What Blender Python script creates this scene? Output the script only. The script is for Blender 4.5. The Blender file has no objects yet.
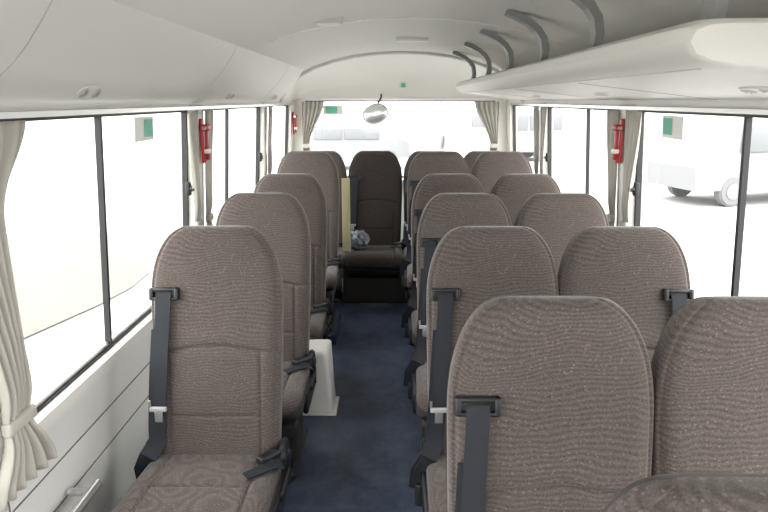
import bpy, bmesh, math, random
from mathutils import Vector, Matrix
random.seed(4)
sc = bpy.context.scene
sc.view_settings.view_transform = 'Standard'
sc.view_settings.look = 'None'

# ------------------------------------------------------------ materials
def mat(name, col, rough=0.5, metal=0.0, spec=0.5, bump=None, var=None, sheen=0):
    m = bpy.data.materials.new(name); m.use_nodes = True
    nt = m.node_tree; b = nt.nodes['Principled BSDF']
    b.inputs['Base Color'].default_value = (*col, 1)
    b.inputs['Roughness'].default_value = rough
    b.inputs['Metallic'].default_value = metal
    b.inputs['Specular IOR Level'].default_value = spec
    if sheen: b.inputs['Sheen Weight'].default_value = sheen
    tc = nt.nodes.new('ShaderNodeTexCoord')
    if var:
        n = nt.nodes.new('ShaderNodeTexNoise'); n.inputs['Scale'].default_value = var[0]
        n.inputs['Detail'].default_value = 4
        r = nt.nodes.new('ShaderNodeMix'); r.data_type = 'RGBA'
        r.inputs[6].default_value = (*[c*(1-var[1]) for c in col], 1)
        r.inputs[7].default_value = (*[min(1, c*(1+var[1])) for c in col], 1)
        nt.links.new(tc.outputs['Object'], n.inputs['Vector'])
        nt.links.new(n.outputs['Fac'], r.inputs[0]); nt.links.new(r.outputs[2], b.inputs['Base Color'])
    if bump:
        n = nt.nodes.new('ShaderNodeTexNoise'); n.inputs['Scale'].default_value = bump[0]
        n.inputs['Detail'].default_value = 3
        bp = nt.nodes.new('ShaderNodeBump'); bp.inputs['Strength'].default_value = bump[1]
        bp.inputs['Distance'].default_value = bump[2] if len(bump) > 2 else 0.002
        nt.links.new(tc.outputs['Object'], n.inputs['Vector'])
        nt.links.new(n.outputs['Fac'], bp.inputs['Height']); nt.links.new(bp.outputs['Normal'], b.inputs['Normal'])
    return m

def fabric(name, K=1.0):
    m = bpy.data.materials.new(name); m.use_nodes = True
    nt = m.node_tree; b = nt.nodes['Principled BSDF']; N = nt.nodes.new; L = nt.links.new
    b.inputs['Roughness'].default_value = 0.9
    b.inputs['Specular IOR Level'].default_value = 0.15
    b.inputs['Sheen Weight'].default_value = 0.30*K
    b.inputs['Sheen Roughness'].default_value = 0.4
    tc = N('ShaderNodeTexCoord')
    w = N('ShaderNodeTexWave'); w.wave_type = 'BANDS'; w.bands_direction = 'Z'
    w.inputs['Scale'].default_value = 30; w.inputs['Distortion'].default_value = 24
    w.inputs['Detail'].default_value = 1.0; w.inputs['Detail Scale'].default_value = 0.26
    w.inputs['Detail Roughness'].default_value = .3
    L(tc.outputs['Object'], w.inputs['Vector'])
    r = N('ShaderNodeValToRGB')
    e = r.color_ramp.elements
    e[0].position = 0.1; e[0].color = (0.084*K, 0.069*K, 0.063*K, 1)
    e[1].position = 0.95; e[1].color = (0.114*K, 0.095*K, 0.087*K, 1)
    L(w.outputs['Fac'], r.inputs[0])
    mp = N('ShaderNodeMapping'); mp.inputs['Scale'].default_value = (75, 75, 130)
    L(tc.outputs['Object'], mp.inputs['Vector'])
    v = N('ShaderNodeTexVoronoi'); v.inputs['Scale'].default_value = 1.0; v.inputs['Randomness'].default_value = .8
    L(mp.outputs[0], v.inputs['Vector'])
    lt = N('ShaderNodeMath'); lt.operation = 'LESS_THAN'; lt.inputs[1].default_value = 0.22
    L(v.outputs['Distance'], lt.inputs[0])
    n2 = N('ShaderNodeTexNoise'); n2.inputs['Scale'].default_value = 9
    L(tc.outputs['Object'], n2.inputs['Vector'])
    mu = N('ShaderNodeMath'); mu.operation = 'MULTIPLY'
    L(lt.outputs[0], mu.inputs[0]); L(n2.outputs['Fac'], mu.inputs[1])
    mx = N('ShaderNodeMix'); mx.data_type = 'RGBA'
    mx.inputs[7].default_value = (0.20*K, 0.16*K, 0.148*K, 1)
    L(mu.outputs[0], mx.inputs[0]); L(r.outputs[0], mx.inputs[6])
    n3 = N('ShaderNodeTexNoise'); n3.inputs['Scale'].default_value = 260; n3.inputs['Detail'].default_value = 2
    L(tc.outputs['Object'], n3.inputs['Vector'])
    mr = N('ShaderNodeMapRange'); mr.inputs['From Min'].default_value = .3; mr.inputs['From Max'].default_value = .7
    mr.inputs['To Min'].default_value = .75; mr.inputs['To Max'].default_value = 1.25
    L(n3.outputs['Fac'], mr.inputs[0])
    sc_ = N('ShaderNodeVectorMath'); sc_.operation = 'SCALE'
    L(mx.outputs[2], sc_.inputs[0]); L(mr.outputs[0], sc_.inputs['Scale'])
    L(sc_.outputs[0], b.inputs['Base Color'])
    bp = N('ShaderNodeBump'); bp.inputs['Strength'].default_value = 0.35; bp.inputs['Distance'].default_value = 0.002
    L(n3.outputs['Fac'], bp.inputs['Height']); L(bp.outputs['Normal'], b.inputs['Normal'])
    return m

M_FAB = fabric('seat_fabric_wave')
M_FAB2 = fabric('seat_fabric_shaded', .48)  # darker copy of the seat fabric; rear shade put into its colour
M_SIDE = mat('seat_side_vinyl', (0.042, 0.036, 0.036), 0.7, bump=(300, .3))
M_BLACK = mat('black_plastic', (0.012, 0.013, 0.016), 0.45, bump=(200, .1))
M_BELT = mat('belt_webbing', (0.013, 0.016, 0.023), 0.75, bump=(600, .4))
M_DGREY = mat('seat_base_metal', (0.018, 0.017, 0.019), 0.6, bump=(60, .1))
M_VAL = mat('seat_valance_carpet', (0.022, 0.018, 0.018), 0.9, bump=(300, .3))
M_WHITE = mat('white_plastic', (0.80, 0.79, 0.76), 0.4, bump=(150, .05))
M_TONG = mat('buckle_tongue_grey', (0.42, 0.42, 0.42), 0.35, bump=(150, .05))
M_IVORY = mat('ivory_trim_plastic', (0.77, 0.75, 0.71), 0.5, bump=(250, .12), var=(1.5, .02))
M_LOWER = mat('lower_wall_panel', (0.74, 0.735, 0.71), 0.55, bump=(250, .15), var=(2, .03))
M_CEIL = mat('ceiling_liner', (0.71, 0.695, 0.655), 0.8, bump=(350, .2), var=(1.2, .02))
M_PILLAR = mat('pillar_trim', (0.60, 0.58, 0.54), 0.6, bump=(250, .15))
M_BRKT = mat('bracket_grey', (0.27, 0.27, 0.26), 0.45, bump=(100, .05))
M_RUB = mat('window_rubber', (0.012, 0.012, 0.014), 0.5, bump=(100, .1))
M_ALU = mat('aluminium_trim', (0.6, 0.6, 0.6), 0.3, metal=0.9, bump=(200, .03))
M_RED = mat('red_plastic', (0.42, 0.012, 0.02), 0.35, bump=(100, .05))
M_GREEN = mat('green_label', (0.14, 0.52, 0.36), 0.5, var=(40, .1))
M_CURT = mat('curtain_cloth', (0.47, 0.445, 0.40), 0.9, bump=(300, .3), var=(8, .06))
M_GAP = mat('panel_gap', (0.16, 0.155, 0.15), 0.8, bump=(100, .1))
M_MIRR = mat('mirror_glass', (0.85, 0.87, 0.88), 0.25, metal=.7, bump=(5, .01))
M_YEL = mat('cream_card', (0.76, 0.69, 0.42), 0.6, var=(5, .05))
M_BAG = mat('plastic_film', (0.18, 0.20, 0.24), 0.25, bump=(30, .8, .01))

def carpet():
    m = bpy.data.materials.new('blue_floor_mat'); m.use_nodes = True
    nt = m.node_tree; b = nt.nodes['Principled BSDF']; N = nt.nodes.new; L = nt.links.new
    b.inputs['Roughness'].default_value = 0.42
    tc = N('ShaderNodeTexCoord')
    n = N('ShaderNodeTexNoise'); n.inputs['Scale'].default_value = 7; n.inputs['Detail'].default_value = 10
    n.inputs['Roughness'].default_value = .78
    L(tc.outputs['Object'], n.inputs['Vector'])
    r = N('ShaderNodeValToRGB'); e = r.color_ramp.elements
    e[0].position = .42; e[0].color = (0.020, 0.030, 0.062, 1)
    e[1].position = .70; e[1].color = (0.078, 0.100, 0.155, 1)
    L(n.outputs['Fac'], r.inputs[0]); L(r.outputs[0], b.inputs['Base Color'])
    w = N('ShaderNodeTexWave'); w.bands_direction = 'X'; w.inputs['Scale'].default_value = 30
    L(tc.outputs['Object'], w.inputs['Vector'])
    bp = N('ShaderNodeBump'); bp.inputs['Strength'].default_value = .35; bp.inputs['Distance'].default_value = .003
    L(w.outputs['Fac'], bp.inputs['Height']); L(bp.outputs['Normal'], b.inputs['Normal'])
    return m
M_FLOOR = carpet()

def glass():
    m = bpy.data.materials.new('window_glass'); m.use_nodes = True
    nt = m.node_tree; nt.nodes.remove(nt.nodes['Principled BSDF'])
    o = nt.nodes['Material Output']
    t = nt.nodes.new('ShaderNodeBsdfTransparent'); t.inputs[0].default_value = (.95, .97, .96, 1)
    g = nt.nodes.new('ShaderNodeBsdfGlossy'); g.inputs['Roughness'].default_value = 0.02
    x = nt.nodes.new('ShaderNodeMixShader'); x.inputs[0].default_value = .04
    nt.links.new(t.outputs[0], x.inputs[1]); nt.links.new(g.outputs[0], x.inputs[2])
    nt.links.new(x.outputs[0], o.inputs[0]); return m
M_GLASS = glass()

# ------------------------------------------------------------ helpers
def empty(name, loc=(0, 0, 0)):
    o = bpy.data.objects.new(name, None); o.empty_display_size = .1
    o.location = loc; sc.collection.objects.link(o); return o

def link(name, me, parent=None, loc=(0, 0, 0), scale=(1, 1, 1)):
    o = bpy.data.objects.new(name, me); sc.collection.objects.link(o)
    o.location = loc; o.scale = scale
    if parent: o.parent = parent
    return o

def mesh_from(name, verts, faces, mats, smooth=False, midx=None):
    me = bpy.data.meshes.new(name); me.from_pydata([tuple(v) for v in verts], [], faces)
    for m in (mats if isinstance(mats, (list, tuple)) else [mats]): me.materials.append(m)
    if midx:
        for p, i in zip(me.polygons, midx): p.material_index = i
    bm = bmesh.new(); bm.from_mesh(me); bmesh.ops.recalc_face_normals(bm, faces=bm.faces); bm.to_mesh(me); bm.free()
    if smooth:
        for p in me.polygons: p.use_smooth = True
    me.update(); return me

def box_mesh(name, lo, hi, m, bevel=0.0, seg=3):
    bm = bmesh.new(); bmesh.ops.create_cube(bm, size=1)
    c = [(a+b)/2 for a, b in zip(lo, hi)]; s = [abs(b-a) for a, b in zip(lo, hi)]
    bmesh.ops.scale(bm, vec=s, verts=bm.verts); bmesh.ops.translate(bm, vec=c, verts=bm.verts)
    if bevel:
        bevel = min(bevel, min(s)*.49)
        bmesh.ops.bevel(bm, geom=bm.edges[:], offset=bevel, segments=seg, profile=.5, affect='EDGES')
    me = bpy.data.meshes.new(name); bm.to_mesh(me); bm.free(); me.materials.append(m)
    if bevel:
        for p in me.polygons: p.use_smooth = True
        try: me.set_sharp_from_angle(angle=math.radians(50))
        except Exception: pass
    return me
def box(name, lo, hi, m, bevel=0, parent=None, seg=3):
    return link(name, box_mesh(name, lo, hi, m, bevel, seg), parent)

def loft(name, sections, m, closed=True, caps=True, smooth=True, parent=None):
    n = len(sections[0]); V = [p for s in sections for p in s]; F = []
    for i in range(len(sections)-1):
        for j in range(n if closed else n-1):
            k = (j+1) % n
            F.append((i*n+j, i*n+k, (i+1)*n+k, (i+1)*n+j))
    if closed and caps:
        F.append(tuple(range(n))); F.append(tuple(range((len(sections)-1)*n, len(sections)*n)))
    me = mesh_from(name, V, F, m, smooth)
    if smooth:
        try: me.set_sharp_from_angle(angle=math.radians(40))
        except Exception: pass
    return link(name, me, parent)

def join_meshes(name, parts):
    mats = []; V = []; F = []; MI = []; S = []
    for me, mx in parts:
        off = len(V); V += [mx @ v.co for v in me.vertices]
        idx = []
        for mm in me.materials:
            if mm not in mats: mats.append(mm)
            idx.append(mats.index(mm))
        for p in me.polygons:
            F.append(tuple(off+i for i in p.vertices)); MI.append(idx[p.material_index]); S.append(p.use_smooth)
    out = bpy.data.meshes.new(name); out.from_pydata([tuple(v) for v in V], [], F)
    for mm in mats: out.materials.append(mm)
    for p, i, s in zip(out.polygons, MI, S): p.material_index = i; p.use_smooth = s
    try: out.set_sharp_from_angle(angle=math.radians(45))
    except Exception: pass
    return out
I4 = Matrix.Identity(4)

def cyl_mesh(name, r, d, m, axis='Z', seg=24, loc=(0, 0, 0), bevel=0, r2=None):
    bm = bmesh.new(); bmesh.ops.create_cone(bm, cap_ends=True, segments=seg, radius1=r, radius2=r if r2 is None else r2, depth=d)
    if bevel:
        es = [e for e in bm.edges if abs(e.verts[0].co.z-e.verts[1].co.z) < 1e-6]
        bmesh.ops.bevel(bm, geom=es, offset=bevel, segments=2, affect='EDGES')
    R = {'Z': Matrix(), 'X': Matrix.Rotation(math.pi/2, 4, 'Y'), 'Y': Matrix.Rotation(math.pi/2, 4, 'X')}[axis]
    bm.transform(Matrix.Translation(loc) @ R)
    me = bpy.data.meshes.new(name); bm.to_mesh(me); bm.free(); me.materials.append(m)
    for p in me.polygons: p.use_smooth = True
    try: me.set_sharp_from_angle(angle=math.radians(40))
    except Exception: pass
    return me

def tube(path, w, t, m, name='tube', up=None):
    P = [Vector(p) for p in path]; V = []; F = []
    for i, p in enumerate(P):
        d = (P[min(i+1, len(P)-1)]-P[max(i-1, 0)]).normalized()
        sref = Vector(up) if up else Vector((1, 0, 0))
        s = (sref - d*sref.dot(d)).normalized(); nrm = d.cross(s).normalized()
        for a, b in ((-1, -1), (1, -1), (1, 1), (-1, 1)):
            V.append(p + s*(w/2*a) + nrm*(t/2*b))
    for i in range(len(P)-1):
        for j in range(4):
            k = (j+1) % 4; F.append((i*4+j, i*4+k, (i+1)*4+k, (i+1)*4+j))
    F.append((0, 1, 2, 3)); n = len(P)-1; F.append((n*4, n*4+1, n*4+2, n*4+3))
    return mesh_from(name, V, F, m)

# ------------------------------------------------------------ seat
def g(x, c, wd): return math.exp(-((x-c)/wd)**2)
BZ = .31
def backrest_mesh():
    n = 180; rows = 190; H0, H1 = BZ, 1.10; y0, y1 = -.105, .03
    V = []; F = []; MI = []
    for i in range(rows+1):
        s = i/rows; s = 1-(1-s)**1.25
        z = H0+(H1-H0)*s
        yc = y0+(y1-y0)*s
        h = max(0, (z-(H1-.25))/.25); h = min(h, 1)
        W = .200+.016*math.sin(min(1, s*1.2)*math.pi/2)
        w = .098+(W-.098)*max(0, (1-h**2.35))**(1/1.9)
        hb = max(0, (H0+.04-z)/.04)
        w *= (1-.06*hb*hb)
        ht = max(0, (z-(H1-.055))/.055)
        d = .056-.010*s
        d = d*max(.02, (1-ht**2.6))**(1/2.6)
        if ht >= 1: w *= .92
        d *= (1-.5*hb*hb)
        for j in range(n):
            a = 2*math.pi*j/n
            c, sn = math.cos(a), math.sin(a)
            x = w*math.copysign(abs(c)**.55, c); y = d*math.copysign(abs(sn)**.55, sn)
            if sn < 0:
                core = max(0, 1-(x/w)**2)
                y -= .012*g(z, .58, .13)*core
                y += .010*g(z, .92, .10)*core*.3
                y -= .010*g(abs(x), .175, .035)*(1-h)*(1-.5*s)
                zs = .715+.012*math.cos(x*14)
                gr = .010*g(z, zs, .0055)*(1 if abs(x) < .165 else .5)
                y -= .004*g(z, zs-.03, .02)*core
                y -= .004*g(z, zs+.03, .02)*core
                gr += .005*g(z, .50, .005)*(1 if abs(x) < .15 else 0)
                if z < zs: gr += .007*g(abs(x), .148, .005)
                gr += .006*g(abs(x), w-.014, .005)
                y += gr
            V.append((x, yc+y, z))
    for i in range(rows):
        for j in range(n):
            k = (j+1) % n
            F.append((i*n+j, i*n+k, (i+1)*n+k, (i+1)*n+j))
            sn = math.sin(2*math.pi*(j+.5)/n)
            MI.append(0 if sn < .12 else 1)
    F.append(tuple(range(n))); MI.append(1)
    F.append(tuple(range(rows*n, (rows+1)*n))); MI.append(0)
    return mesh_from('backrest', V, F, [M_FAB, M_SIDE], True, MI)

def cushion_mesh():
    n = 140; rows = 100; V = []; F = []; MI = []
    Y0, Y1 = -.12, -.55
    for i in range(rows+1):
        s = i/rows; y = Y0+(Y1-Y0)*s
        h = max(0, (s-.82)/.18); hb = max(0, (.06-s)/.06)
        w = (.216+.012*s)*(.80+.20*max(0, 1-h**2.4)**.5)*(1-.05*hb*hb)
        d = .060*max(.03, 1-h**2.6)**(1/2.4)*(1-.5*hb*hb)
        zc = BZ+.02*s
        for j in range(n):
            a = 2*math.pi*j/n; c, sn = math.cos(a), math.sin(a)
            x = w*math.copysign(abs(c)**.5, c); z = d*math.copysign(abs(sn)**.5, sn)
            if sn > 0:
                z += .008*g(abs(x), .19, .04)*(1-h) + .006*math.sin(s*math.pi)
                z -= .010*g(abs(x), .148, .005)
                z -= .008*g(y, -.34, .005)*(1 if abs(x) < .15 else 0)
            V.append((x, y, zc+z))
    for i in range(rows):
        for j in range(n):
            k = (j+1) % n; F.append((i*n+j, i*n+k, (i+1)*n+k, (i+1)*n+j))
            sn = math.sin(2*math.pi*(j+.5)/n); MI.append(0 if sn > .18 else 1)
    F.append(tuple(range(n))); MI.append(1)
    F.append(tuple(range(rows*n, (rows+1)*n))); MI.append(0)
    return mesh_from('cushion', V, F, [M_FAB, M_SIDE], True, MI)

def yf(z): return -.105+.135*(z-BZ)/(1.10-BZ)

def base_mesh():
    P = []
    P.append((box_mesh('b', (-.20, -.50, .19), (.20, -.08, .255), M_DGREY, .012), I4))
    for sx in (-1, 1):
        P.append((box_mesh('b', (sx*.155-.018, -.44, .02), (sx*.155+.018, -.14, .21), M_DGREY, .008), I4))
        P.append((box_mesh('b', (sx*.155-.035, -.48, .0), (sx*.155+.035, -.10, .022), M_DGREY, .006), I4))
        P.append((cyl_mesh('h', .052, .022, M_BLACK, 'X', 32, (sx*.220, -.13, .365), .006), I4))
        P.append((box_mesh('b', (sx*.222-.011, -.38, .235), (sx*.222+.011, -.09, .33), M_BLACK, .01), I4))
        P.append((cyl_mesh('h', .018, .03, M_DGREY, 'X', 20, (sx*.224, -.13, .365), .004), I4))
    P.append((box_mesh('b', (-.14, -.30, .05), (.14, -.28, .20), M_DGREY, .005), I4))
    P.append((box_mesh('b', (.225, -.30, .30), (.243, -.15, .33), M_BLACK, .008), I4))
    return join_meshes('base', P)

def belt_mesh():
    P = []
    zt = .895; xg = -.158
    yg = yf(zt)-.053
    rot = Matrix.Translation((xg, yg, zt)) @ Matrix.Rotation(math.radians(-10), 4, 'X')
    for lo, hi in (((-.047, -.010, .008), (.047, .012, .020)), ((-.047, -.012, -.020), (.047, .012, -.010)),
                   ((-.047, -.012, -.020), (-.033, .012, .020)), ((.033, -.012, -.020), (.047, .012, .020))):
        P.append((box_mesh('g', lo, hi, M_BLACK, .005), rot))
    P.append((box_mesh('g', (-.038, .0, -.015), (.038, .012, .014), M_RUB, .002), rot))
    path = [(xg, yg-.004, zt+.004), (xg, yg-.016, zt-.012)]
    for i in range(1, 11):
        t = i/10; z = zt-.02-(zt-.02-.42)*t
        path.append((xg-.026*t, yf(z)-.062-.016*math.sin(t*math.pi*.9), z))
    path += [(-.205, -.19, .385), (-.232, -.175, .33), (-.237, -.15, .25)]
    P.append((tube(path, .048, .003, M_BELT, 'strap'), I4))
    path2 = [(p[0]-.012, p[1]+.006, p[2]) for p in path[3:]]
    P.append((tube(path2, .046, .003, M_BELT, 'strap2'), I4))
    zz = .535
    c = Vector((xg-.019, yf(zz)-.083, zz))
    P.append((box_mesh('t', (-.028, -.006, -.008), (.028, .006, .008), M_TONG, .004), Matrix.Translation(c)))
    P.append((box_mesh('t', (-.013, -.003, -.045), (.013, .002, -.006), M_ALU, .001), Matrix.Translation(c)))
    P.append((box_mesh('t', (-.030, -.002, .009), (-.022, .003, .03), M_ALU, .001), Matrix.Translation(c)))
    P.append((box_mesh('a', (-.250, -.18, .20), (-.225, -.12, .28), M_BLACK, .006), I4))
    rb = Matrix.Translation((.165, -.225, .398)) @ Matrix.Rotation(math.radians(52), 4, 'Z') @ Matrix.Rotation(math.radians(4), 4, 'Y')
    P.append((box_mesh('k', (-.012, -.018, -.012), (.068, .018, .014), M_BLACK, .006), rb))
    P.append((tube([(.198, -.18, .400), (.215, -.165, .396), (.226, -.15, .35), (.226, -.15, .27)], .03, .006, M_BELT, 'stalk'), I4))
    P.append((tube([(.225, -.20, .37), (.205, -.23, .392), (.17, -.27, .394), (.13, -.30, .392)], .04, .004, M_BELT, 'lap', up=(0, 1, 0)), I4))
    return join_meshes('seat_belt', P)

ME_BACK, ME_CUSH, ME_BASE, ME_BELT = backrest_mesh(), cushion_mesh(), base_mesh(), belt_mesh()
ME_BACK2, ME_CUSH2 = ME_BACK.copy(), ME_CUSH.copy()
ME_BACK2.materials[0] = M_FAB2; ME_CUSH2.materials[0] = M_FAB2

def seat(x, y, z=0.0, belt=-1, yaw=0, shaded=False):
    e = empty('passenger_seat', (x, y, z)); e.rotation_euler = (0, 0, yaw)
    link('backrest', ME_BACK2 if shaded else ME_BACK, e); link('cushion', ME_CUSH2 if shaded else ME_CUSH, e); link('base', ME_BASE, e)
    if belt: link('seat_belt', ME_BELT, e, scale=(1 if belt < 0 else -1, 1, 1))
    return e

rows = [1.96, 2.71, 3.46]
for y in rows: seat(-.565, y, 0, -1)
seat(-.552, 4.21, .065, -1)
seat(.425, .60, -.025, -1, yaw=math.radians(-1))
for i, y in enumerate([1.21]+rows):
    seat(.340, y, 0, -1, yaw=math.radians(random.uniform(-.8, .8))); seat(.768, y, 0, 1, yaw=math.radians(random.uniform(-.8, .8)))
seat(.338, 4.21, .065, -1); seat(.765, 4.21, .065, 1)
for x, b in ((-.55, -1), (-.11, -1), (.33, -1), (.77, 1)):
    s_ = seat(x, 4.95, .01, b, shaded=(x == -.11))
    if b == -1 and x == -.11:
        box('valance', (-.235, -.50, .0), (.235, -.44, .27), M_VAL, .02, s_)
        box('valance_side', (-.235, -.46, .0), (-.215, -.05, .26), M_VAL, .008, s_)
        box('valance_side', (.215, -.46, .0), (.235, -.05, .26), M_VAL, .008, s_)

# ------------------------------------------------------------ shell
CX = .10; YF, YR = -1.35, 5.78
SILL, WTOP = .69, 1.48
def wx(z, side, off=0):
    hw = 1.02 if z <= SILL else 1.02-.05*(z-SILL)/(WTOP-SILL)
    return CX+side*(hw+off)
box('floor', (CX-1.08, YF-.05, -.06), (CX+1.08, YR+.05, 0), M_FLOOR)
box('seat_plinth', (wx(.03,-1)+.001, 3.66, .0005), (-.335, 4.12, .064), M_FLOOR, .006)
box('seat_plinth', (.125, 3.66, .0005), (wx(.03,1)-.001, 4.12, .064), M_FLOOR, .006)

PIL = [(-1.33, -1.15), (-.20, -.04), (1.22, 1.38), (2.78, 2.94), (4.36, 4.50), (5.60, 5.78)]
for side, nm in ((-1, 'left'), (1, 'right')):
    P = []
    def piece(y0, y1, z0, z1, m, inn=0, out=.05):
        b = [(wx(z0, side, -inn), y0, z0), (wx(z0, side, out), y0, z0), (wx(z0, side, out), y1, z0), (wx(z0, side, -inn), y1, z0)]
        t = [(wx(z1, side, -inn), y0, z1), (wx(z1, side, out), y0, z1), (wx(z1, side, out), y1, z1), (wx(z1, side, -inn), y1, z1)]
        return mesh_from('p', b+t, [(0, 1, 2, 3), (4, 5, 6, 7), (0, 1, 5, 4), (1, 2, 6, 5), (2, 3, 7, 6), (3, 0, 4, 7)], m)
    P.append((piece(YF, YR, 0, SILL, M_LOWER), I4))
    P.append((piece(YF, YR, SILL-.035, SILL+.004, M_IVORY, .018), I4))
    P.append((piece(YF, YR, SILL-.042, SILL-.036, M_GAP, .003), I4))
    P.append((piece(YF, YR, .40, .404, M_GAP, .002), I4))
    P.append((piece(YF, YR, .52, .524, M_GAP, .002), I4))
    P.append((piece(YF, YR, 0, .10, M_GAP, .012), I4))
    for yy in (.6, 1.3, 2.86, 4.4):
        P.append((piece(yy, yy+.005, 0.1, SILL-.04, M_GAP, .0015), I4))
    P.append((piece(YF, YR, WTOP-.012, WTOP+.10, M_IVORY), I4))
    for a, b in PIL:
        P.append((piece(a, b, SILL, WTOP, M_PILLAR, .012), I4))
        if a > 0 and b < 5.7:
            P.append((piece((a+b)/2-.028, (a+b)/2+.028, SILL, WTOP-.01, M_IVORY, .020), I4))
    link('wall_'+nm, join_meshes('wall_'+nm, P))
    wi = 0
    divs = {0: [], 1: [.6], 2: [1.94], 3: [3.50], 4: []}
    for k in range(len(PIL)-1):
        ya, yb = PIL[k][1], PIL[k+1][0]
        wi += 1
        e = empty('window_%d' % (wi+(0 if side < 0 else 5)))
        P = []
        fr = .014
        for (y0, y1, z0, z1) in ((ya, yb, SILL, SILL+.014), (ya, yb, WTOP-.03, WTOP-.01), (ya, ya+fr, SILL, WTOP), (yb-fr, yb, SILL, WTOP)):
            P.append((piece(y0, y1, z0, z1, M_RUB, -.012, .035), I4))
        P.append((piece(ya, yb, SILL+.014, SILL+.028, M_ALU, -.018, .03), I4))
        for d in divs[k]:
            P.append((piece(d-.007, d+.007, SILL+.018, WTOP-.02, M_RUB, -.012, .03), I4))
            P.append((piece(d+.008, d+.016, SILL+.018, WTOP-.02, M_ALU, -.016, .03), I4))
        link('frame', join_meshes('frame', P), e)
        gz = [(wx(SILL, side, .026), ya, SILL), (wx(SILL, side, .026), yb, SILL), (wx(WTOP, side, .026), yb, WTOP-.01), (wx(WTOP, side, .026), ya, WTOP-.01)]
        link('glass', mesh_from('glass', gz, [(0, 1, 2, 3)], M_GLASS), e)
        if k in (2, 3):
            yl = yb-.05; zl = 1.12
            x = wx(zl, side, -.004)
            lt = [(box_mesh('l', (x-.010, yl-.016, zl-.03), (x+.010, yl+.016, zl+.03), M_BLACK, .006), I4),
                  (cyl_mesh('l', .013, .03, M_BLACK, 'X', 20, (x-side*.018, yl, zl), .004), I4)]
            link('latch', join_meshes('latch', lt), e)
        if k in (2,):
            yl = 2.18 if side < 0 else 2.33
            for nm2, dy0, dy1, z0, z1, mm, o in (('label_white', 0.04, .22, WTOP-.125, WTOP-.038, M_WHITE, .022), ('label_green', .13, .21, WTOP-.112, WTOP-.048, M_GREEN, .0205)):
                q = [(wx(z0, side, o), yl+dy0, z0), (wx(z0, side, o), yl+dy1, z0), (wx(z1, side, o), yl+dy1, z1), (wx(z1, side, o), yl+dy0, z1)]
                link(nm2, mesh_from(nm2, q, [(0, 1, 2, 3)], mm), e)

half = [(.97, 1.50), (.955, 1.54), (.91, 1.62), (.82, 1.695), (.70, 1.755), (.55, 1.805), (.38, 1.842), (.20, 1.865), (0, 1.873)]
prof = [(CX-x, z) for x, z in half] + [(CX+x, z) for x, z in reversed(half[:-1])]
loft('ceiling', [[(x, y, z) for x, z in prof] for y in (YF, 5.12)], M_CEIL, closed=False)
secs = []
for i in range(9):
    t = i/8; a = t*math.pi/2
    y = 5.10+.66*math.sin(a); k = .93*max(0, math.cos(a))**.8+.07
    secs.append([(x, y, 1.50+(z-1.50)*k) for x, z in prof])
loft('ceiling_rear_cove', secs, M_IVORY, closed=False)
secs = []
for y, dz in ((5.05, 0), (5.05, -.020), (5.11, -.024), (5.12, 0.0)):
    secs.append([(CX+(x-CX)*(1 + dz*.6), y, z+dz) for x, z in prof])
loft('trim_rear_arch', secs, M_PILLAR, closed=False)
for i, yy in enumerate((.9, 3.05)):
    secs = [[(x, y, z+dz) for x, z in prof[4:-4]] for y, dz in ((yy, .002), (yy, -.006), (yy+.02, -.006), (yy+.02, .002))]
    loft('trim_ceiling_seam' , secs, M_IVORY, closed=False)
P = []
P.append((box_mesh('f', (CX-1.02, YF-.05, 0), (CX+1.02, YF, .85), M_LOWER), I4))
P.append((box_mesh('f', (CX-1.02, YF-.05, 1.68), (CX+1.02, YF, 1.90), M_IVORY), I4))
P.append((box_mesh('f', (CX-1.02, YF-.05, .85), (CX-.94, YF, 1.68), M_PILLAR), I4))
P.append((box_mesh('f', (CX+.94, YF-.05, .85), (CX+1.02, YF, 1.68), M_PILLAR), I4))
link('wall_front', join_meshes('wall_front', P))
P = []
P.append((box_mesh('r', (CX-1.02, YR-.02, 0), (CX+1.02, YR+.04, .80), M_LOWER), I4))
P.append((box_mesh('r', (CX-1.02, YR-.02, 1.50), (CX+1.02, YR+.04, 1.66), M_IVORY), I4))
P.append((box_mesh('r', (CX-1.02, YR-.02, .80), (CX-.86, YR+.04, 1.50), M_IVORY), I4))
P.append((box_mesh('r', (CX+.86, YR-.02, .80), (CX+1.02, YR+.04, 1.50), M_IVORY), I4))
P.append((box_mesh('r', (CX-.90, YR-.14, .76), (CX+.90, YR-.02, .80), M_IVORY, .01), I4))
link('wall_rear', join_meshes('wall_rear', P))
e = empty('window_11')
P = [(box_mesh('f', (CX-.87, YR-.005, .79), (CX+.87, YR+.02, .815), M_RUB), I4), (box_mesh('f', (CX-.87, YR-.005, 1.485), (CX+.87, YR+.02, 1.51), M_RUB), I4),
     (box_mesh('f', (CX-.87, YR-.005, .8), (CX-.85, YR+.02, 1.5), M_RUB), I4), (box_mesh('f', (CX+.85, YR-.005, .8), (CX+.87, YR+.02, 1.5), M_RUB), I4)]
link('frame', join_meshes('frame', P), e)
link('glass', mesh_from('glass', [(CX-.86, YR+.01, .8), (CX+.86, YR+.01, .8), (CX+.86, YR+.01, 1.5), (CX-.86, YR+.01, 1.5)], [(0, 1, 2, 3)], M_GLASS), e)
for nm2, x0, x1, z0, z1, mm, o in (('label_white', -.60, -.42, 1.375, 1.455, M_WHITE, .004), ('label_green', -.575, -.47, 1.385, 1.445, M_GREEN, .002)):
    link(nm2, mesh_from(nm2, [(x0, YR+o, z0), (x1, YR+o, z0), (x1, YR+o, z1), (x0, YR+o, z1)], [(0, 1, 2, 3)], mm), e)
e = empty('exit_sign')
box('plate', (.09, 5.48, 1.595), (.15, 5.50, 1.655), M_WHITE, .003, e); box('symbol', (.102, 5.475, 1.607), (.138, 5.481, 1.643), M_GREEN, .001, e)

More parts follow.
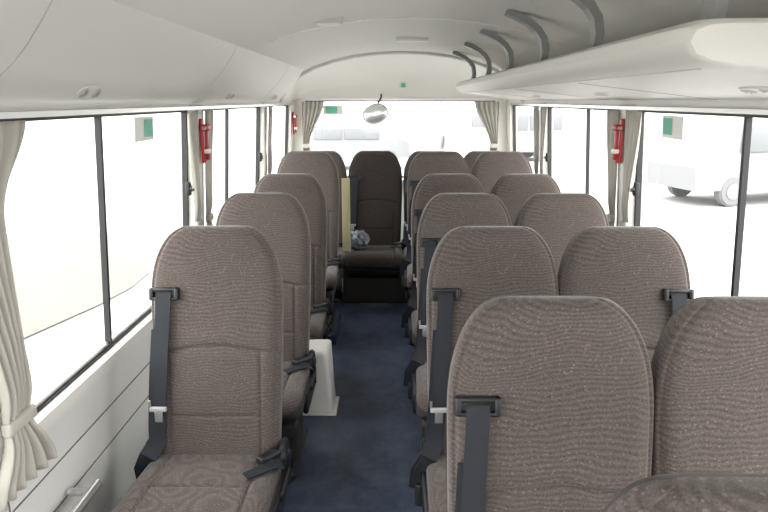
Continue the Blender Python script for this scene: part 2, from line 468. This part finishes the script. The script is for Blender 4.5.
# ------------------------------------------------------------ left air duct
dp = [(-.872, 1.485), (-.84, 1.505), (-.80, 1.548), (-.765, 1.578), (-.735, 1.61), (-.70, 1.655), (-.672, 1.695), (-.645, 1.745), (-.625, 1.785), (-.605, 1.803), (-.575, 1.806), (-.57, 1.80), (-.60, 1.83), (-.90, 1.66), (-.92, 1.50)]
e = empty('overhead_air_duct')
ys = [YF, -.15, 1.32, 2.80, 4.25, 4.92]
for a, b in zip(ys[:-1], ys[1:]):
    loft('duct_panel', [[(x, y, z) for x, z in dp] for y in (a+.003, b-.003)], M_IVORY, parent=e)
core = [(x-.006 if i < 11 else x, z) for i, (x, z) in enumerate(dp)]
loft('duct_core', [[(x, y, z+.002) for x, z in core] for y in (YF+.01, 4.90)], M_GAP, parent=e)
link('duct_lip', tube([(-.578, YF+.02, 1.800), (-.578, 4.92, 1.800)], .010, .010, M_GAP), e)

def lamp_unit(x, y, z, rx, par):
    R = Matrix.Translation((x, y, z)) @ Matrix.Rotation(rx, 4, 'Y')
    P = [(cyl_mesh('o', .026, .006, M_WHITE, 'Z', 32, (0, 0, 0), .002), R @ Matrix.Diagonal((1, 2.6, 1, 1)))]
    for s in (-1, 1):
        P.append((cyl_mesh('o', .018, .008, M_PILLAR, 'Z', 24, (0, s*.036, -.002), .002), R))
        P.append((cyl_mesh('o', .010, .011, M_ALU, 'Z', 24, (0, s*.036, -.004), .002), R))
    link('reading_lamp', join_meshes('reading_lamp', P), par)
for y in (1.75, 3.3, 4.6): lamp_unit(-.822, y, 1.521, math.radians(-47), e)

# ------------------------------------------------------------ right luggage rack
rp = [(1.058, 1.500), (.60, 1.553), (.555, 1.560), (.525, 1.575), (.512, 1.600), (.520, 1.625), (.545, 1.638), (.575, 1.640), (.800, 1.644), (1.0, 1.648)]
e = empty('luggage_rack')
def sq(p, k, y):
    cx, cz = .80, 1.590
    return [(cx+(x-cx)*(1-(1-k)*.10) if x < .9 else x, y, cz+(z-cz)*k) for x, z in p]
secs = [sq(rp, .75, 1.13), sq(rp, .88, 1.136), sq(rp, .96, 1.15), sq(rp, 1, 1.18), sq(rp, 1, 4.95), sq(rp, .8, 4.99)]
loft('tray', secs, M_IVORY, parent=e)
P = []
for yy in (2.05, 3.05, 4.05):
    P.append((tube([(.60, yy, 1.5535), (1.05, yy, 1.5015)], .003, .003, M_GAP, up=(0, 1, 0)), I4))
link('seams', join_meshes('seams', P), e)
link('front_groove', tube([(.575, 1.2, 1.5565), (.575, 4.9, 1.5565)], .004, .003, M_PILLAR), e)
for y in (1.26, 1.95, 2.60, 3.30, 4.0, 4.7):
    path = [(.46, y, 1.838), (.50, y, 1.822), (.545, y, 1.800), (.585, y, 1.77), (.610, y, 1.735), (.618, y, 1.69), (.615, y, 1.66), (.605, y, 1.635)]
    link('hanger_bracket', tube(path, .050, .026, M_BRKT, up=(0, 1, 0)), e)
for y in (1.45, 2.5, 3.6): lamp_unit(.83, y, 1.524, math.radians(6.5), e)

def ceil_lamp(x, y, z, lx, ly):
    e = empty('ceiling_lamp', (x, y, z))
    link('bezel', box_mesh('bezel', (-lx/2-.01, -ly/2-.01, -.008), (lx/2+.01, ly/2+.01, .02), M_PILLAR, .006), e)
    link('lens', box_mesh('lens', (-lx/2, -ly/2, -.018), (lx/2, ly/2, -.006), M_WHITE, .006), e)
ceil_lamp(.14, 4.0, 1.865, .18, .07); ceil_lamp(-.27, 2.9, 1.838, .11, .05); ceil_lamp(.10, 1.6, 1.868, .4, .1)

# ------------------------------------------------------------ curtains
def curtain(side, ya_fn, yb_fn, folds, ztop=1.455, zbot=.60, tie=None, amp=.014, off=.022):
    n = folds*12; rows_ = 50; V = []; F = []
    for i in range(rows_+1):
        z = ztop+(zbot-ztop)*i/rows_
        ya, yb = ya_fn(z), yb_fn(z)
        a = amp*(.8+.4*math.sin(z*3))
        if tie: a *= 1-.55*g(z, tie, .05)
        for j in range(n+1):
            u = j/n
            x = wx(max(z, SILL), side, -off-a) + a*math.sin(u*folds*2*math.pi+.6*math.sin(z*5))+.004*math.sin(u*31+z*9)
            V.append((x, ya+(yb-ya)*u, z))
    for i in range(rows_):
        for j in range(n):
            p = i*(n+1)+j; F.append((p, p+1, p+n+2, p+n+1))
    e = empty('window_curtain')
    o = link('cloth', mesh_from('cloth', V, F, M_CURT, True), e)
    md = o.modifiers.new('s', 'SOLIDIFY'); md.thickness = .002
    if tie:
        ya, yb = ya_fn(tie), yb_fn(tie); x = wx(max(tie, SILL), side, -off-amp)
        box('tie_band', (x-amp*.9, ya-.006, tie-.018), (x+amp*.9, yb+.006, tie+.018), M_CURT, .01, e)
def lerp(z, pts):
    pts = sorted(pts)
    if z <= pts[0][0]: return pts[0][1]
    for (a, b), (c, d) in zip(pts[:-1], pts[1:]):
        if z <= c:
            t = (z-a)/(c-a); t = t*t*(3-2*t); return b+(d-b)*t
    return pts[-1][1]
for s in (-1, 1):
    curtain(s, lambda z: lerp(z, [(.6, 1.20), (.74, 1.28), (1.46, 1.16)]), lambda z: lerp(z, [(.6, 1.46), (.76, 1.385), (1.25, 1.35), (1.46, 1.46)]), 6, tie=.76)
    for c0, c1 in ((2.66, 2.80), (2.92, 3.04), (4.26, 4.37), (4.49, 4.58)):
        cm = c1 if c0 in (2.66, 4.26) else c0
        curtain(s, lambda z, c0=c0, cm=cm: lerp(z, [(.6, c0), (.95, cm-.06 if cm > c0 else c0), (1.46, c0)]),
                lambda z, c1=c1, cm=cm: lerp(z, [(.6, c1), (.95, cm+.06 if cm < c1 else c1), (1.46, c1)]), 4, tie=.95)
    me = tube([(wx(1.465, s, -.03), YF+.02, 1.468), (wx(1.465, s, -.03), 5.6, 1.468)], .018, .014, M_ALU, up=(1, 0, 0))
    link('curtain_rail', me)
def rear_curtain(x0, x1, tiex, dirn):
    V = []; F = []; n = 60; R_ = 40
    for i in range(R_+1):
        z = 1.49-.66*i/R_
        k = lerp(z, [(.84, .75), (1.10, .30), (1.50, 1.0)])
        for j in range(n+1):
            u = j/n; xx = tiex+dirn*abs(x1-x0)*k*u
            V.append((xx, YR-.09+.014*math.sin(u*5*2*math.pi), z))
    for i in range(R_):
        for j in range(n):
            p = i*(n+1)+j; F.append((p, p+1, p+n+2, p+n+1))
    e = empty('window_curtain'); link('cloth', mesh_from('cloth', V, F, M_CURT, True), e)
    box('tie_band', (min(tiex, tiex+dirn*.3*abs(x1-x0))-.004, YR-.112, 1.08), (max(tiex, tiex+dirn*.3*abs(x1-x0))+.004, YR-.068, 1.12), M_CURT, .01, e)
rear_curtain(-.78, -.58, -.78, 1); rear_curtain(.98, .76, .98, -1)
link('curtain_rail', tube([(-.82, YR-.09, 1.505), (1.02, YR-.09, 1.505)], .016, .016, M_ALU, up=(0, 1, 0)))

def hammer(x, y, z, side):
    P = [(box_mesh('h', (-.012, -.022, -.10), (.0, .022, .10), M_RED, .006), I4),
         (box_mesh('h', (.0, -.030, .045), (.028, .030, .075), M_RED, .008), I4),
         (cyl_mesh('h', .009, .015, M_ALU, 'Y', 16, (.014, -.036, .06), 0, ), I4),
         (box_mesh('h', (.004, -.010, -.085), (.020, .010, .05), M_RED, .006), I4),
         (box_mesh('h', (.0, -.018, -.055), (.026, .018, -.035), M_WHITE, .004), I4)]
    o = link('emergency_hammer', join_meshes('emergency_hammer', P)); o.location = (x, y, z); o.scale = (-side, 1, 1)
for s in (-1, 1):
    hammer(wx(1.31, s, -.039), 2.86, 1.32, s)
hammer(wx(1.31, -1, -.031), 5.66, 1.30, -1)

e = empty('rear_mirror', (-.12, 5.58, 1.385))
bm = bmesh.new(); bmesh.ops.create_uvsphere(bm, u_segments=32, v_segments=16, radius=1)
bm.transform(Matrix.Rotation(math.radians(-18), 4, 'Y') @ Matrix.Diagonal((.116, .03, .088, 1)))
me = bpy.data.meshes.new('housing'); bm.to_mesh(me); bm.free(); me.materials.append(M_BRKT)
for p in me.polygons: p.use_smooth = True
link('housing', me, e)
bm = bmesh.new(); bmesh.ops.create_uvsphere(bm, u_segments=32, v_segments=16, radius=1)
bm.transform(Matrix.Translation((0, -.014, 0)) @ Matrix.Rotation(math.radians(-18), 4, 'Y') @ Matrix.Diagonal((.106, .022, .079, 1)))
me = bpy.data.meshes.new('mirror'); bm.to_mesh(me); bm.free(); me.materials.append(M_MIRR)
for p in me.polygons: p.use_smooth = True
link('mirror', me, e)
link('arm', tube([(0.0, .01, .05), (.03, .02, .10), (.05, .03, .14), (.05, .035, .17)], .014, .014, M_BLACK), e)

# white heater box beside the aisle
e = empty('heater_box')
V = [(-.43, 2.765, 0), (-.27, 2.765, 0), (-.27, 2.93, 0), (-.43, 2.93, 0), (-.425, 2.80, .31), (-.305, 2.80, .31), (-.285, 2.925, .34), (-.425, 2.925, .34)]
o = link('cover', mesh_from('cover', V, [(0, 1, 2, 3), (4, 5, 6, 7), (0, 1, 5, 4), (1, 2, 6, 5), (2, 3, 7, 6), (3, 0, 4, 7)], M_WHITE), e)
md = o.modifiers.new('b', 'BEVEL'); md.width = .018; md.segments = 4
box('foot_flange', (-.44, 2.75, .0), (-.255, 2.94, .012), M_WHITE, .004, e)
P = [(box_mesh('v', (-.40, 2.772+.035*z/.31-.004, z), (-.31, 2.778+.035*z/.31, z+.008), M_GAP, .002), I4) for z in (.10, .13, .16, .19)]
link('vent_slots', join_meshes('vent_slots', P), e)

box('cardboard_sheet', (-.345, 4.50, .405), (-.285, 4.51, .95), M_YEL, .003)
bm = bmesh.new(); bmesh.ops.create_icosphere(bm, subdivisions=4, radius=1)
for v in bm.verts:
    c = v.co.copy(); k = 1+.22*math.sin(c.x*7+c.z*5)*math.cos(c.y*6)+random.uniform(-.05, .05)
    v.co = Vector((c.x*.085*k, c.y*.08*k, max(-.05, c.z*.075*k)))
me = bpy.data.meshes.new('plastic_bag'); bm.to_mesh(me); bm.free(); me.materials.append(M_BAG)
o = link('plastic_bag', me); o.location = (-.245, 4.64, .455)

P = [(cyl_mesh('t', .014, .40, M_ALU, 'Y', 20, (-.845, 1.38, .42)), I4), (cyl_mesh('t', .011, .07, M_ALU, 'X', 20, (-.875, 1.54, .42)), I4), (cyl_mesh('t', .011, .07, M_ALU, 'X', 20, (-.875, 1.22, .42)), I4)]
link('grab_rail', join_meshes('grab_rail', P))

# ------------------------------------------------------------ outside
M_GRASS = mat('verge_grass', (0.122, 0.131, 0.110), 1, var=(.8, .08)); M_ROAD = mat('pale_concrete', (0.34, 0.34, 0.335), .95, var=(.3, .08))
M_CARW = mat('car_paint_white', (0.205, 0.21, 0.215), .5, spec=.3, var=(1, .02)); M_CARG = mat('car_glass_grey', (0.165, 0.17, 0.18), .4, spec=.3, var=(1, .05)); M_TYRE = mat('tyre_rubber', (0.17, 0.17, 0.175), .9, var=(3, .05))  # glass and tyres paled towards the paint, haze put into their colours
GZ = -.72
box('ground', (-150, -100, GZ-.1), (150, 150, GZ), M_ROAD)
bm = bmesh.new(); bmesh.ops.create_circle(bm, cap_ends=True, segments=48, radius=1)
for v in bm.verts:
    a = math.atan2(v.co.y, v.co.x); k = 1+.12*math.sin(3*a+1)+.06*math.sin(7*a)
    v.co = Vector((-5.2+v.co.x*1.8*k, 6.5+v.co.y*4.5*k, GZ+.02))
me = bpy.data.meshes.new('grass_verge'); bm.to_mesh(me); bm.free(); me.materials.append(M_GRASS); link('grass_verge', me)
def van(name, x, y, rot, car=False, paint=M_CARW):
    e = empty(name, (x, y, GZ)); e.rotation_euler = (0, 0, rot)
    if car: pr = [(-2.1, .35), (-2.15, .7), (-1.9, .95), (-1.0, 1.02), (-.45, 1.42), (1.0, 1.46), (1.75, 1.05), (2.1, .95), (2.15, .4)]
    else: pr = [(-2.3, .35), (-2.35, .85), (-2.05, 1.1), (-1.35, 1.75), (-1.1, 1.85), (2.2, 1.85), (2.35, 1.1), (2.35, .35)]
    hw = .85
    secs = []
    for yy, k in ((-hw, .96), (-hw+.06, 1), (hw-.06, 1), (hw, .96)):
        secs.append([(a*k, yy*(1 if b < 1 else .92), .35+(b-.35)*(k if b > .5 else 1)) for a, b in pr])
    loft('body', secs, paint, parent=e)
    P = []
    wins = [(-1.0, -.1), (.0, 1.1)] if car else [(-1.3, -.4), (-.3, .8), (.9, 2.1)]
    for a, b in wins:
        for s in (-1, 1):
            z0, z1 = (1.0, 1.34) if car else (1.15, 1.68)
            P.append((box_mesh('w', (a, s*.80-.02, z0), (b, s*.80+.02, z1), M_CARG, .01), I4))
    link('side_windows', join_meshes('side_windows', P), e)
    P = []
    for a in (-1.4, 1.4):
        for s in (-1, 1):
            P.append((cyl_mesh('w', .33, .22, M_TYRE, 'Y', 32, (a, s*.76, .33), .03), I4)); P.append((cyl_mesh('w', .19, .23, M_CARW, 'Y', 24, (a, s*.765, .33), .01), I4))
    link('wheels', join_meshes('wheels', P), e)
van('parked_van', 8.5, 14.4, math.radians(14)); van('parked_car', 2.3, 17, math.radians(80), True); van('parked_car', -1.5, 21, math.radians(5), True)
van('parked_van', 4.2, 24, math.radians(8))

# ------------------------------------------------------------ light
w = bpy.data.worlds.new('bright_sky'); sc.world = w; w.use_nodes = True
bg = w.node_tree.nodes['Background']; bg.inputs[0].default_value = (1, .985, .965, 1); bg.inputs[1].default_value = 7.6

# ------------------------------------------------------------ camera
cd = bpy.data.cameras.new('camera'); cam = bpy.data.objects.new('camera', cd); sc.collection.objects.link(cam)
cd.sensor_width = 36; cd.lens = 620/768*36; cd.clip_start = .02; cd.clip_end = 500
cam.location = (0, 0, 1.5); cam.rotation_euler = (math.radians(90-14.1), 0, math.radians(.46))
sc.camera = cam
